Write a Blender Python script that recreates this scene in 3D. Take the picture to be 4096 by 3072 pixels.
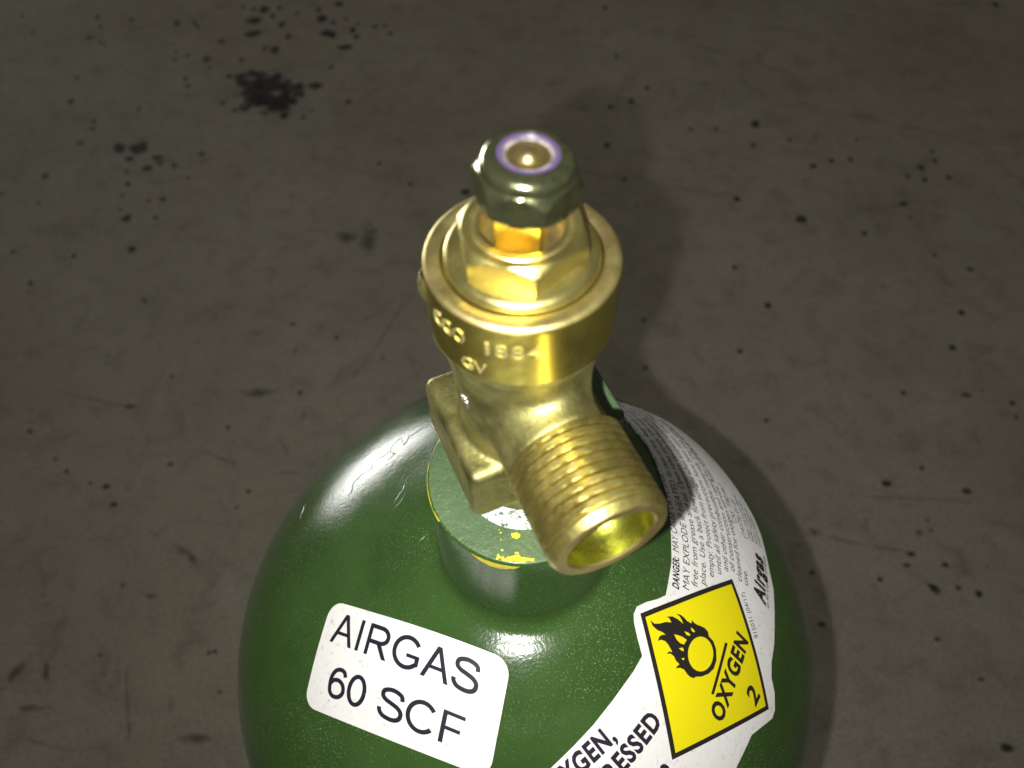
import bpy, bmesh, math, random
import numpy as np
from mathutils import Vector, Matrix, noise

# ------------------------------------------------------------------ camera, world, lights, exposure
S = bpy.context.scene
C = S.collection
for o in list(bpy.data.objects):
    bpy.data.objects.remove(o)
random.seed(7)
MM = 0.001
ZN = 600.0                      # height (mm) of the neck's top face above the floor

def P3(x, y, z):                # millimetres from the neck's top centre -> world metres
    return Vector((x * MM, y * MM, (z + ZN) * MM))

PITCH, YAW, ROLL = math.radians(54.89), math.radians(-1.29), math.radians(-1.40)
fw = Vector((math.sin(YAW) * math.cos(PITCH), math.cos(YAW) * math.cos(PITCH), -math.sin(PITCH)))
rt = fw.cross(Vector((0, 0, 1))).normalized()
up = rt.cross(fw)
rt, up = math.cos(ROLL) * rt + math.sin(ROLL) * up, -math.sin(ROLL) * rt + math.cos(ROLL) * up
cam_loc = P3(0, -92.36, 166.94)
cd = bpy.data.cameras.new('camera')
cam = bpy.data.objects.new('camera', cd)
C.objects.link(cam)
cam.matrix_world = Matrix(((rt.x, up.x, -fw.x, cam_loc.x), (rt.y, up.y, -fw.y, cam_loc.y), (rt.z, up.z, -fw.z, cam_loc.z), (0, 0, 0, 1)))
cd.sensor_fit = 'HORIZONTAL'
cd.sensor_width = 36.0
cd.lens = 3334.85 / 4096 * 36
cd.clip_start = 0.005
cd.clip_end = 50
cd.dof.use_dof = True
cd.dof.focus_distance = 0.205
cd.dof.aperture_fstop = 18
S.camera = cam

w = bpy.data.worlds.new('World')
S.world = w
w.use_nodes = True
bg = w.node_tree.nodes['Background']
bg.inputs[0].default_value = (1.0, 0.95, 0.84, 1)
bg.inputs[1].default_value = 0.09

# the phone's flash, beside and a little below its lens
fl = bpy.data.lights.new('phone_flash', 'SPOT')
fl.spot_size = math.radians(108)
fl.spot_blend = 1.0
fl.energy = 3.2
fl.color = (1.0, 0.985, 0.94)
fl.shadow_soft_size = 0.0015
flash = bpy.data.objects.new('phone_flash', fl)
C.objects.link(flash)
flash.location = cam_loc - rt * 0.0108 - up * 0.006
flash.rotation_euler = fw.to_track_quat('-Z', 'Y').to_euler()

# daylight from an open door low down behind the cylinder
dl = bpy.data.lights.new('door_daylight', 'AREA')
dl.shape = 'RECTANGLE'
dl.size, dl.size_y = 1.9, 0.4
dl.energy = 2.4
dl.spread = math.radians(35)
dl.color = (1.0, 0.99, 0.95)
door = bpy.data.objects.new('door_daylight', dl)
C.objects.link(door)
_az = math.radians(126)
door.location = Vector((math.cos(_az) * 2.3, math.sin(_az) * 2.3, 0.23))
door.rotation_euler = (Vector((0, 0, 0.5)) - door.location).to_track_quat('-Z', 'Y').to_euler()

vs = S.view_settings
vs.view_transform = 'Standard'
vs.look = 'None'
vs.exposure = 0
vs.gamma = 1
vs.use_curve_mapping = False
S.render.engine = 'CYCLES'
S.cycles.max_bounces = 10
S.cycles.sample_clamp_indirect = 6
S.cycles.blur_glossy = 0.3

# ------------------------------------------------------------------ measured outlines (mm): label prints on the unrolled shoulder, marks on the floor
LABEL_A= [(-55.6, -10.78), (-3.21, -30.99), (-9.33, -58.17), (-65.59, -38.39)]
DIAMOND= [(30.49, -18.24), (62.61, -3.08), (75.51, -38.76), (39.96, -53.59)]
FLAME= [(51.67, -21.55), (51.43, -20.3), (50.33, -19.43), (48.98, -19.1), (47.72, -18.9), (46.77, -18.44), (46.28, -17.86), (45.95, -18.84), (44.58, -18.29), (43.56, -17.41), (42.53, -16.9), (41.17, -16.93), (42.2, -17.3), (42.87, -18.15), (43.36, -19.23), (41.8, -18.28), (40.15, -17.69), (38.27, -17.98), (39.07, -18.31), (39.68, -19.3), (37.78, -19.44), (36.13, -20.03), (34.52, -20.29), (33.36, -19.53), (33.9, -20.86), (35.25, -21.77), (36.84, -22.14), (37.75, -22.65), (36.4, -22.87), (35.78, -23.44), (35.39, -24.5), (36.36, -24.08), (37.56, -24.31), (38.43, -25.09), (39.21, -26.23), (39.59, -26.94), (38.7, -26.78), (37.86, -27.43), (39.08, -27.33), (40.11, -27.93), (40.61, -28.91), (41.72, -29.77), (41.08, -30.23), (40.53, -30.89), (41.91, -30.64), (43.17, -31.02), (44.0, -31.98), (45.07, -32.76), (46.38, -32.93), (46.7, -32.56), (48.84, -32.29), (51.15, -31.39), (52.96, -29.89), (53.99, -27.57), (53.99, -24.7), (53.15, -22.63)]
FLAME_HOLES= [[(40.31, -22.32), (41.56, -22.43), (42.82, -22.69), (44.21, -23.32), (43.29, -24.63), (42.11, -24.4), (41.09, -23.64)], [(43.54, -21.2), (44.61, -21.33), (45.46, -21.76), (45.12, -22.22), (44.27, -22.07)], [(45.7, -19.95), (46.43, -20.22), (47.05, -20.86), (46.59, -21.13), (45.95, -20.82)], [(41.63, -25.73), (42.91, -25.47), (43.22, -26.38), (42.46, -26.27)], [(42.26, -28.19), (43.33, -28.09), (43.01, -28.71)], [(52.87, -26.08), (52.75, -26.99), (52.45, -27.88), (52.03, -28.71), (51.46, -29.45), (50.79, -30.07), (50.04, -30.56), (49.23, -30.88), (48.41, -31.04), (47.6, -31.02), (46.83, -30.83), (46.14, -30.49), (45.53, -29.99), (45.04, -29.36), (44.69, -28.62), (44.49, -27.82), (44.44, -26.96), (44.55, -26.07), (44.82, -25.21), (45.22, -24.39), (45.77, -23.65), (46.41, -23.02), (47.16, -22.51), (47.96, -22.16), (48.79, -21.98), (49.62, -21.97), (50.41, -22.13), (51.12, -22.46), (51.75, -22.97), (52.26, -23.6), (52.62, -24.36), (52.83, -25.2)]]
BAR= [(57.31, -22.44), (58.32, -22.56), (52.86, -36.67), (51.92, -36.5)]
INNER= [(2.05, -59.7), (6.62, -55.65), (12.21, -50.66), (17.48, -45.51), (22.84, -39.32), (28.41, -32.3), (30.82, -28.54), (29.51, -24.29), (28.67, -20.63), (28.64, -18.58), (29.61, -16.59), (32.4, -15.08), (35.88, -13.79), (38.43, -12.38), (40.05, -6.72), (41.17, -2.63)]
INNER_UP= [(42.86, 13.15), (43.1, 19.82), (42.45, 24.63), (41.64, 34.79), (40.41, 41.27), (37.9, 48.13), (36.34, 53.47)]
OUTER= [(59.97, -59.51), (62.44, -55.63), (65.01, -51.34), (68.04, -46.41), (74.07, -43.08), (77.4, -41.33), (78.69, -38.87), (78.43, -33.79), (76.88, -29.67), (77.14, -25.27), (79.18, -19.26), (80.92, -10.44), (82.74, -0.94), (82.56, 5.73)]
OUTER_UP= [(83.42, 19.77), (82.78, 27.51), (80.9, 34.41)]
WRINKLES= [[(-56.3, 24.3), (-55.5, 26.6), (-55.3, 30.1), (-53.5, 33.4), (-49.5, 34.5), (-49.6, 37.9), (-48.1, 39.3), (-44.5, 39.4), (-43.5, 44.2), (-41.6, 47.1), (-39.0, 41.7), (-38.0, 46.8), (-35.3, 48.1), (-33.2, 50.2), (-30.4, 49.5)], [(-46.5, 39.3), (-44.9, 41.5), (-41.5, 38.5), (-44.6, 35.7)], [(-38.2, 14.1), (-37.1, 17.2), (-35.7, 19.8), (-34.9, 23.3)], [(-38.4, 13.6), (-36.0, 15.4), (-34.7, 18.5)], [(-72.1, 13.9), (-72.3, 19.6)], [(-79.0, 33.6), (-79.7, 29.9), (-78.5, 25.5)], [(-73.9, 42.0), (-68.7, 39.6), (-65.5, 39.8)], [(-26.8, 2.6), (-28.3, 0.8), (-29.0, -0.7), (-27.6, -2.5)], [(-24.9, 3.1), (-27.2, 2.2)], [(-25.9, 0.4), (-26.9, -1.4), (-25.6, -3.5)]]
SPOTS= [(-312, 1001, 9.9, 8.1, 0), (-256, 960, 4.1, 5.3, 0), (-346, 929, 6.1, 7.8, 0), (-374, 934, 3.4, 4.4, 0), (-381, 937, 2.7, 3.5, 0), (-421, 942, 3.4, 4.4, 0), (-442, 960, 4.9, 3.4, 0), (-446, 1025, 4.3, 5.7, 0), (-318, 924, 3.1, 3.9, 0), (-308, 939, 2.1, 2.6, 0), (-426, 976, 2.8, 3.7, 0), (-436, 1066, 3.6, 4.9, 0), (-490, 1071, 5.1, 7.0, 0), (-523, 1081, 2.9, 4.0, 0), (-540, 1069, 2.9, 4.0, 0), (-544, 1090, 2.2, 3.1, 0), (-477, 1118, 4.5, 6.2, 0), (-387, 1093, 6.6, 9.1, 0), (-404, 1097, 3.7, 5.1, 0), (-372, 1129, 4.5, 6.2, 0), (-389, 1164, 5.3, 7.5, 0), (-408, 1188, 4.6, 6.6, 0), (-423, 1207, 7.7, 11.1, 0), (-399, 1211, 3.9, 5.6, 0), (-435, 1176, 11.4, 8.1, 0), (-432, 1139, 12.8, 7.9, -25), (-442, 1209, 3.9, 5.6, 0), (-461, 1216, 3.1, 4.5, 0), (-368, 1197, 3.1, 4.4, 0), (-334, 1206, 4.6, 6.6, 0), (-325, 1179, 8.4, 11.8, 0), (-308, 1136, 13.4, 9.1, 35), (-302, 1221, 7.0, 7.0, 0), (-285, 1177, 3.0, 4.3, 0), (-270, 1145, 5.2, 7.3, 0), (-262, 1126, 5.9, 5.1, 0), (-277, 1098, 11.0, 6.3, 0), (-305, 1169, 3.8, 5.3, 0), (-209, 1134, 3.7, 5.2, 0), (-219, 1156, 3.0, 4.2, 0), (-235, 1154, 3.0, 4.2, 0), (-264, 1163, 3.0, 4.2, 0), (-293, 1046, 3.6, 4.8, 0), (-513, 1021, 3.6, 4.8, 0), (-505, 1002, 2.8, 3.8, 0), (-481, 1048, 2.5, 3.4, 0), (-561, 1171, 4.6, 6.8, 0), (-532, 1171, 3.8, 5.5, 0), (-524, 1158, 3.0, 4.3, 0), (-638, 1182, 3.8, 5.6, 0), (-698, 1192, 3.9, 5.7, 0), (-685, 1165, 3.1, 4.4, 0), (-694, 1133, 3.8, 5.4, 0), (-673, 1119, 3.0, 4.2, 0), (-664, 1114, 2.2, 3.2, 0), (-825, 1196, 3.5, 5.2, 0), (-791, 1150, 3.0, 4.4, 0), (-681, 1024, 3.2, 4.4, 0), (-673, 967, 4.2, 5.6, 0), (-565, 948, 3.1, 4.1, 0), (-624, 920, 3.1, 4.0, 0), (-621, 903, 3.4, 4.4, 0), (-630, 871, 4.7, 3.2, 0), (-570, 860, 11.3, 8.3, 35), (-542, 859, 13.2, 11.4, 0), (-549, 836, 5.9, 5.1, 0), (-510, 838, 7.9, 5.1, 0), (-504, 827, 4.6, 4.0, 0), (-520, 816, 6.5, 5.9, 0), (-483, 820, 3.2, 4.0, 0), (-546, 810, 2.6, 3.2, 0), (-538, 784, 3.2, 3.9, 0), (-539, 762, 2.5, 3.0, 0), (-500, 751, 2.2, 2.6, 0), (-482, 754, 3.8, 3.3, 0), (-535, 735, 2.5, 2.9, 0), (-522, 717, 6.2, 6.3, 0), (-483, 718, 3.1, 3.1, 0), (-449, 845, 3.9, 4.0, 0), (-657, 802, 3.9, 4.8, 0), (-649, 748, 2.5, 3.0, 0), (-706, 768, 2.5, 3.1, 0), (-499, 661, 5.4, 5.1, 0), (-571, 650, 3.0, 3.4, 0), (-652, 659, 2.7, 3.1, 0), (-611, 604, 2.9, 3.2, 0), (-461, 573, 2.6, 2.8, 0), (-273, 535, 3.0, 3.2, 0), (-218, 514, 2.2, 2.2, 0), (-161, 484, 2.1, 2.1, 0), (-264, 495, 1.6, 1.6, 0), (-400, 460, 1.9, 1.9, 0), (-197, 822, 2.9, 3.5, 0), (-151, 778, 2.8, 3.3, 0), (-75, 762, 5.6, 5.4, 0), (-457, 795, 2.6, 3.1, 0), (139, 1201, 3.8, 5.4, 0), (148, 1066, 2.9, 3.9, 0), (189, 985, 3.4, 4.5, 0), (162, 954, 4.1, 5.2, 0), (131, 942, 3.4, 4.3, 0), (120, 855, 4.5, 5.6, 0), (139, 785, 3.1, 3.7, 0), (152, 732, 1.8, 2.1, 0), (241, 888, 3.0, 3.7, 0), (277, 888, 2.6, 3.3, 0), (336, 897, 5.9, 7.5, 0), (324, 852, 3.2, 4.0, 0), (377, 864, 2.9, 3.7, 0), (398, 808, 4.4, 4.3, 0), (285, 744, 4.3, 4.5, 0), (362, 704, 7.2, 6.9, 0), (501, 732, 4.8, 3.6, 0), (437, 678, 3.8, 4.2, 0), (503, 706, 2.4, 2.8, 0), (264, 621, 3.1, 3.4, 0), (294, 559, 3.3, 3.5, 0), (515, 639, 2.6, 3.0, 0), (552, 615, 3.4, 3.2, 0), (519, 545, 3.3, 3.6, 0), (494, 494, 2.4, 2.5, 0), (144, 538, 2.5, 2.6, 0), (250, 490, 2.4, 2.4, 0), (171, 656, 1.8, 1.9, 0), (575, 782, 3.7, 3.8, 0), (542, 778, 3.7, 4.6, 0), (566, 816, 3.1, 4.0, 0), (543, 802, 4.4, 5.4, 0), (567, 835, 2.5, 3.2, 0), (774, 1196, 5.2, 6.4, 0), (521, 784, 2.8, 3.4, 0), (452, 820, 3.2, 3.9, 0), (426, 818, 3.2, 3.9, 0), (471, 862, 2.6, 3.3, 0), (140, 468, 2.6, 2.6, 0), (-538, 387, 2.8, 2.8, 0), (-499, 352, 2.0, 1.9, 0), (-482, 337, 2.2, 2.1, 0), (-453, 323, 2.0, 1.8, 0), (-435, 319, 3.9, 2.8, 0), (-421, 298, 4.8, 2.2, 0), (-374, 345, 2.5, 2.3, 0), (-437, 419, 6.7, 1.9, 0), (-285, 313, 2.2, 2.0, 0), (-294, 294, 1.9, 1.7, 0), (-250, 436, 2.6, 2.5, 0), (-322, 391, 2.3, 2.2, 0), (-391, 144, 1.7, 1.4, 0), (-290, 146, 2.1, 1.7, 0), (-285, 147, 1.9, 1.6, 0), (-273, 111, 1.9, 1.5, 0), (-463, 202, 1.3, 1.2, 0), (-388, 211, 1.8, 1.6, 0), (294, 559, 3.7, 3.9, 0), (250, 491, 2.9, 3.0, 0), (494, 494, 3.2, 3.4, 0), (421, 431, 2.5, 2.5, 0), (489, 428, 5.6, 2.4, 0), (536, 417, 2.8, 2.8, 0), (264, 396, 2.4, 2.4, 0), (373, 318, 5.2, 3.4, 0), (415, 336, 2.6, 2.5, 0), (453, 309, 4.6, 3.0, 0), (392, 263, 3.3, 3.0, 0), (404, 266, 2.2, 2.0, 0), (404, 277, 1.7, 1.5, 0), (378, 241, 4.4, 2.4, 0), (408, 229, 3.3, 2.9, 0), (278, 222, 2.7, 2.3, 0), (341, 215, 2.7, 2.3, 0), (391, 205, 6.9, 3.5, 40), (413, 206, 2.7, 2.3, 0), (431, 200, 3.7, 3.3, 0), (277, 171, 3.1, 2.6, 0), (379, 157, 2.3, 1.9, 0), (411, 64, 4.8, 3.8, 0), (407, 121, 3.5, 1.0, 0), (370, 229, 3.8, 1.5, 0), (520, 546, 3.3, 3.6, 0), (534, 399, 2.1, 2.1, 0)]
SMUDGES= [(-224, 679, 10.2, 8.3, 0), (-196, 675, 7.8, 18.1, 0), (-330, 241, 16.1, 2.5, 35), (-287, 72, 12.1, 3.1, 0), (-357, 200, 4.9, 1.9, 0), (-436, 97, 12.5, 1.9, 0), (-298, 436, 15.7, 5.1, 0), (-465, 126, 4.2, 13.0, 30), (-436, 128, 2.6, 8.7, -20), (286, 264, 7.8, 3.7, 0)]
SPLAT= [(-429, 1025), (-412, 1031), (-399, 1027), (-396, 1000), (-384, 993), (-381, 1015), (-373, 1021), (-368, 1000), (-355, 1006), (-337, 997), (-333, 978), (-341, 961), (-350, 945), (-365, 945), (-385, 956), (-407, 948), (-402, 968), (-410, 984), (-422, 1007)]
SCRATCHES= [[(-194, 449), (-167, 507), (-149, 553), (-126, 585)], [(-530, 527), (-525, 552), (-523, 574)], [(122, 1180), (215, 1129), (309, 1071), (374, 1034), (434, 998)], [(211, 1019), (264, 995)], [(406, 943), (528, 894), (590, 872), (684, 817)], [(201, 768), (250, 758), (282, 744)], [(406, 699), (446, 718), (501, 732)], [(171, 1189), (196, 1216)], [(-528, 444), (-515, 436), (-454, 422), (-437, 419)], [(-347, 363), (-320, 350), (-290, 337)], [(-263, 335), (-224, 333)], [(-266, 381), (-253, 364), (-249, 352)], [(-239, 420), (-243, 388)], [(-364, 138), (-343, 63)], [(-318, 108), (-318, 89)], [(-313, 108), (-314, 89)], [(-374, 209), (-355, 196)], [(-379, 272), (-361, 257)], [(-464, 193), (-450, 192)], [(-314, 306), (-311, 291)], [(-441, 74), (-412, 66), (-382, 61)], [(339, 303), (398, 301), (465, 295)], [(282, 265), (327, 253), (376, 241)], [(255, 253), (287, 246)]]

# ------------------------------------------------------------------ materials
def mat(name):
    m = bpy.data.materials.new(name)
    m.use_nodes = True
    nt = m.node_tree
    b = nt.nodes['Principled BSDF']
    return m, nt, b

def nd(nt, typ, **kw):
    n = nt.nodes.new(typ)
    for k, v in kw.items():
        if k == 'ins':
            for kk, vv in v.items():
                n.inputs[kk].default_value = vv
        else:
            setattr(n, k, v)
    return n

def coords(nt):
    return nd(nt, 'ShaderNodeTexCoord').outputs['Object']

def noise_tex(nt, vec, scale, detail=4, rough=0.55, dist=0.0):
    n = nd(nt, 'ShaderNodeTexNoise', ins={'Scale': scale, 'Detail': detail, 'Roughness': rough, 'Distortion': dist})
    nt.links.new(vec, n.inputs['Vector'])
    return n.outputs['Fac']

def ramp(nt, fac, stops):
    r = nd(nt, 'ShaderNodeValToRGB')
    el = r.color_ramp.elements
    while len(el) < len(stops):
        el.new(0.5)
    for e, (p, c) in zip(el, stops):
        e.position = p
        e.color = c if len(c) == 4 else (*c, 1)
    nt.links.new(fac, r.inputs[0])
    return r.outputs['Color']

def g(v):
    return (v, v, v)

def mix(nt, fac, a, b, mode='MIX'):
    n = nd(nt, 'ShaderNodeMix', data_type='RGBA', blend_type=mode)
    for sock, v in ((n.inputs[0], fac), (n.inputs[6], a), (n.inputs[7], b)):
        if isinstance(v, (int, float)):
            sock.default_value = v
        elif isinstance(v, tuple):
            sock.default_value = (*v, 1) if len(v) == 3 else v
        else:
            nt.links.new(v, sock)
    return n.outputs[2]

def bump(nt, b, height, strength, dist):
    n = nd(nt, 'ShaderNodeBump', ins={'Strength': strength, 'Distance': dist})
    nt.links.new(height, n.inputs['Height'])
    nt.links.new(n.outputs[0], b.inputs['Normal'])
    return n

def scaled(nt, vec, sx, sy, sz):
    n = nd(nt, 'ShaderNodeMapping', ins={'Scale': (sx, sy, sz)})
    nt.links.new(vec, n.inputs[0])
    return n.outputs[0]

def make_paint(name, base, light, turned=False, lumpy=False):
    m, nt, b = mat(name)
    v = coords(nt)
    broad = noise_tex(nt, v, 45, 5, 0.6)
    col = mix(nt, ramp(nt, broad, [(0.35, g(0)), (0.7, g(1))]), base, light)
    # dust flecks and pale specks, with the gloss sparkle put into the colour
    fleck = noise_tex(nt, v, 2300, 2, 0.5)
    area = noise_tex(nt, v, 30, 4, 0.65)
    fm = mix(nt, 1.0, ramp(nt, fleck, [(0.6, g(0)), (0.7, g(1))]), ramp(nt, area, [(0.4, g(0.12)), (0.62, g(1))]), 'MULTIPLY')
    col = mix(nt, fm, col, (0.19, 0.26, 0.12))
    # rubbed scratches
    scr = noise_tex(nt, scaled(nt, v, 260, 1500, 700), 1.0, 3, 0.6, 0.6)
    sm = mix(nt, 1.0, ramp(nt, scr, [(0.69, g(0)), (0.74, g(0.8))]), ramp(nt, noise_tex(nt, v, 22, 3), [(0.5, g(0)), (0.68, g(1))]), 'MULTIPLY')
    col = mix(nt, sm, col, (0.17, 0.22, 0.12))
    # brown grime
    gr = noise_tex(nt, v, 60, 6, 0.7)
    col = mix(nt, ramp(nt, gr, [(0.62, g(0)), (0.75, g(0.55))]), col, (0.055, 0.05, 0.03))
    nt.links.new(col, b.inputs['Base Color'])
    rr = ramp(nt, noise_tex(nt, v, 70, 5, 0.65), [(0.3, g(0.15)), (0.75, g(0.27))] if not lumpy else [(0.3, g(0.35)), (0.75, g(0.6))])
    nt.links.new(rr, b.inputs['Roughness'])
    b.inputs['Specular IOR Level'].default_value = 0.5
    b.inputs['Sheen Weight'].default_value = 0.012
    b.inputs['Sheen Roughness'].default_value = 0.4
    if turned:
        h = noise_tex(nt, scaled(nt, v, 60, 60, 2600), 1.0, 4, 0.6)
        bump(nt, b, h, 0.25, 0.0002)
    elif lumpy:
        bump(nt, b, noise_tex(nt, v, 420, 4, 0.6), 0.7, 0.0006)
    else:
        h1 = noise_tex(nt, v, 1150, 3, 0.55)
        h2 = noise_tex(nt, v, 130, 4, 0.6)
        bump(nt, b, mix(nt, 0.35, h1, h2), 0.3, 0.00032)
    return m

M_GREEN = make_paint('green_paint', (0.03, 0.07, 0.0145), (0.042, 0.093, 0.02))
M_NECK = make_paint('green_neck_paint', (0.028, 0.068, 0.013), (0.04, 0.09, 0.019), True)
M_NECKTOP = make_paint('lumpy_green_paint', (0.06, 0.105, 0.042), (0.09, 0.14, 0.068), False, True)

def make_brass(name, c1, c2, patina, rough, grain=900, gb=0.12, turned=None, aniso=0.0, ns=1.0):
    m, nt, b = mat(name)
    v = coords(nt)
    col = mix(nt, ramp(nt, noise_tex(nt, v, 110 * ns, 5, 0.65), [(0.35, g(0)), (0.68, g(1))]), c1, c2)
    col = mix(nt, ramp(nt, noise_tex(nt, v, 75 * ns, 6, 0.7, 0.4), [(0.52, g(0)), (0.72, g(0.8))]), col, patina)
    nt.links.new(col, b.inputs['Base Color'])
    b.inputs['Metallic'].default_value = 0.97
    rr = ramp(nt, noise_tex(nt, v, 160, 5, 0.65), [(0.3, g(rough * 0.8)), (0.75, g(rough * 1.3))])
    nt.links.new(rr, b.inputs['Roughness'])
    if aniso:
        b.inputs['Anisotropic'].default_value = aniso
        b.inputs['Anisotropic Rotation'].default_value = 0.25
        tg = nd(nt, 'ShaderNodeTangent', direction_type='RADIAL', axis='Z')
        nt.links.new(tg.outputs[0], b.inputs['Tangent'])
    if turned:
        h = noise_tex(nt, scaled(nt, v, *turned), 1.0, 3, 0.6)
        bump(nt, b, h, gb, 0.0002)
    else:
        bump(nt, b, noise_tex(nt, v, grain, 4, 0.6), gb, 0.0003)
    return m

M_FORGED = make_brass('forged_brass', (0.34, 0.315, 0.115), (0.48, 0.445, 0.18), (0.24, 0.2, 0.09), 0.48, 900, 0.42, None, 0.0, 1.6)
M_TURNED = make_brass('turned_brass', (0.55, 0.475, 0.1), (0.48, 0.41, 0.09), (0.36, 0.2, 0.075), 0.33, 700, 0.12, (40, 40, 3200), 0.75)
M_RIM = make_brass('rubbed_brass', (0.66, 0.57, 0.22), (0.6, 0.48, 0.2), (0.5, 0.28, 0.17), 0.42, 700, 0.16, None, 0.0, 1.5)
M_HEX = make_brass('bright_brass', (0.62, 0.54, 0.17), (0.58, 0.51, 0.2), (0.44, 0.38, 0.2), 0.34, 700, 0.12)
M_STAMP = make_brass('stamped_brass', (0.9, 0.82, 0.4), (0.85, 0.76, 0.36), (0.7, 0.6, 0.3), 0.55, 700, 0.1)
M_STEM = make_brass('stem_brass', (0.85, 0.66, 0.09), (0.8, 0.62, 0.12), (0.6, 0.5, 0.25), 0.32, 700, 0.1)
M_THREAD = make_brass('thread_brass', (0.66, 0.58, 0.19), (0.54, 0.46, 0.14), (0.3, 0.22, 0.07), 0.38, 600, 0.3, None, 0.0, 2.2)
M_BORE = make_brass('bore_brass', (0.62, 0.62, 0.1), (0.5, 0.5, 0.08), (0.4, 0.28, 0.04), 0.27, 500, 0.25, None, 0.0, 2.0)
M_NUT = make_brass('zinc_chromate', (0.3, 0.36, 0.2), (0.5, 0.5, 0.25), (0.09, 0.13, 0.05), 0.15, 420, 0.5, None, 0.0, 4.0)
M_BURR = make_brass('bare_metal', (0.8, 0.8, 0.76), (0.7, 0.7, 0.64), (0.6, 0.58, 0.5), 0.3)
M_TIP = make_brass('tip_brass', (0.6, 0.48, 0.2), (0.5, 0.38, 0.15), (0.4, 0.28, 0.12), 0.36)

def plain(name, col, rough, spec=0.5, metal=0.0, nscale=None, ncol=None, nb=0.0, lo=0.5, hi=0.7):
    m, nt, b = mat(name)
    v = coords(nt)
    c = col
    if nscale:
        c = mix(nt, ramp(nt, noise_tex(nt, v, nscale, 5, 0.65), [(lo, g(0)), (hi, g(1))]), col, ncol)
        nt.links.new(c, b.inputs['Base Color'])
    else:
        c = mix(nt, noise_tex(nt, v, 300, 3), col, tuple(x * 0.9 for x in col))
        nt.links.new(c, b.inputs['Base Color'])
    b.inputs['Roughness'].default_value = rough
    b.inputs['Specular IOR Level'].default_value = spec
    b.inputs['Metallic'].default_value = metal
    if nb:
        bump(nt, b, noise_tex(nt, v, 220, 3), nb, 0.0004)
    return m

M_PURPLE = plain('purple_nylon', (0.085, 0.055, 0.13), 0.4)
M_PALE = plain('pale_nylon', (0.24, 0.22, 0.2), 0.35, 0.5, 0, 420, (0.1, 0.08, 0.1), 0.2, 0.42, 0.6)
M_VINYL = plain('white_vinyl', (0.84, 0.83, 0.81), 0.42, 0.4, 0, 650, (0.55, 0.53, 0.48), 0.3, 0.57, 0.74)
M_YELLOW = plain('yellow_vinyl', (0.83, 0.72, 0.006), 0.34, 0.4, 0, 500, (0.72, 0.6, 0.02), 0.1, 0.6, 0.8)
M_INK = plain('black_ink', (0.018, 0.015, 0.03), 0.45, 0.4)
M_INK2 = plain('dark_print', (0.022, 0.018, 0.016), 0.4, 0.4)
M_CHIP = plain('yellow_underpaint', (0.72, 0.6, 0.03), 0.5, 0.4, 0, 500, (0.45, 0.4, 0.06))
M_TAPE = plain('thread_tape', (0.72, 0.74, 0.72), 0.3, 0.6, 0, 900, (0.1, 0.16, 0.09), 0.6, 0.52, 0.6)
M_SCUFF = plain('bare_scuff', (0.62, 0.6, 0.52), 0.3, 0.6)

def make_concrete():
    m, nt, b = mat('concrete')
    v = coords(nt)
    c = mix(nt, ramp(nt, noise_tex(nt, v, 5, 6, 0.62), [(0.3, g(0)), (0.72, g(1))]), (0.45, 0.415, 0.325), (0.58, 0.54, 0.43))
    c = mix(nt, ramp(nt, noise_tex(nt, scaled(nt, v, 7, 17, 1), 1, 6, 0.7, 1.0), [(0.52, g(0)), (0.75, g(0.45))]), c, (0.27, 0.235, 0.185))
    c = mix(nt, ramp(nt, noise_tex(nt, v, 2.2, 4, 0.6, 0.5), [(0.45, g(0)), (0.75, g(0.6))]), c, (0.36, 0.305, 0.225))
    c = mix(nt, ramp(nt, noise_tex(nt, v, 28, 7, 0.72, 0.6), [(0.5, g(0)), (0.72, g(0.6))]), c, (0.22, 0.19, 0.15))
    c = mix(nt, ramp(nt, noise_tex(nt, v, 16, 6, 0.7, 0.3), [(0.56, g(0)), (0.72, g(0.5))]), c, (0.62, 0.58, 0.5))
    c = mix(nt, ramp(nt, noise_tex(nt, v, 320, 3, 0.6), [(0.4, g(0)), (0.72, g(0.6))]), c, (0.22, 0.2, 0.155))
    # fine hairline scrapes in two directions
    for sx, sy, rot in ((10, 420, 0.35), (520, 14, 0.2), (16, 500, -0.6)):
        mp = nd(nt, 'ShaderNodeMapping', ins={'Rotation': (0, 0, rot), 'Scale': (sx, sy, 1)})
        nt.links.new(v, mp.inputs[0])
        h = noise_tex(nt, mp.outputs[0], 1.0, 2, 0.5)
        f = mix(nt, 1.0, ramp(nt, h, [(0.7, g(0)), (0.78, g(0.7))]), ramp(nt, noise_tex(nt, v, 6 + 3 * sx / 100, 3), [(0.5, g(0)), (0.62, g(1))]), 'MULTIPLY')
        c = mix(nt, f, c, (0.16, 0.14, 0.11))
    sp = nd(nt, 'ShaderNodeTexVoronoi', feature='F1', ins={'Scale': 55.0, 'Randomness': 1.0})
    nt.links.new(v, sp.inputs['Vector'])
    pick = ramp(nt, sp.outputs['Color'], [(0.84, g(0)), (0.88, g(1))])
    dot = ramp(nt, sp.outputs['Distance'], [(0.04, g(0.6)), (0.12, g(0))])
    c = mix(nt, mix(nt, 1.0, pick, dot, 'MULTIPLY'), c, (0.08, 0.07, 0.06))
    nt.links.new(c, b.inputs['Base Color'])
    b.inputs['Roughness'].default_value = 0.65
    b.inputs['Specular IOR Level'].default_value = 0.25
    bump(nt, b, noise_tex(nt, v, 160, 5, 0.6), 0.2, 0.001)
    return m

M_FLOOR = make_concrete()

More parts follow.
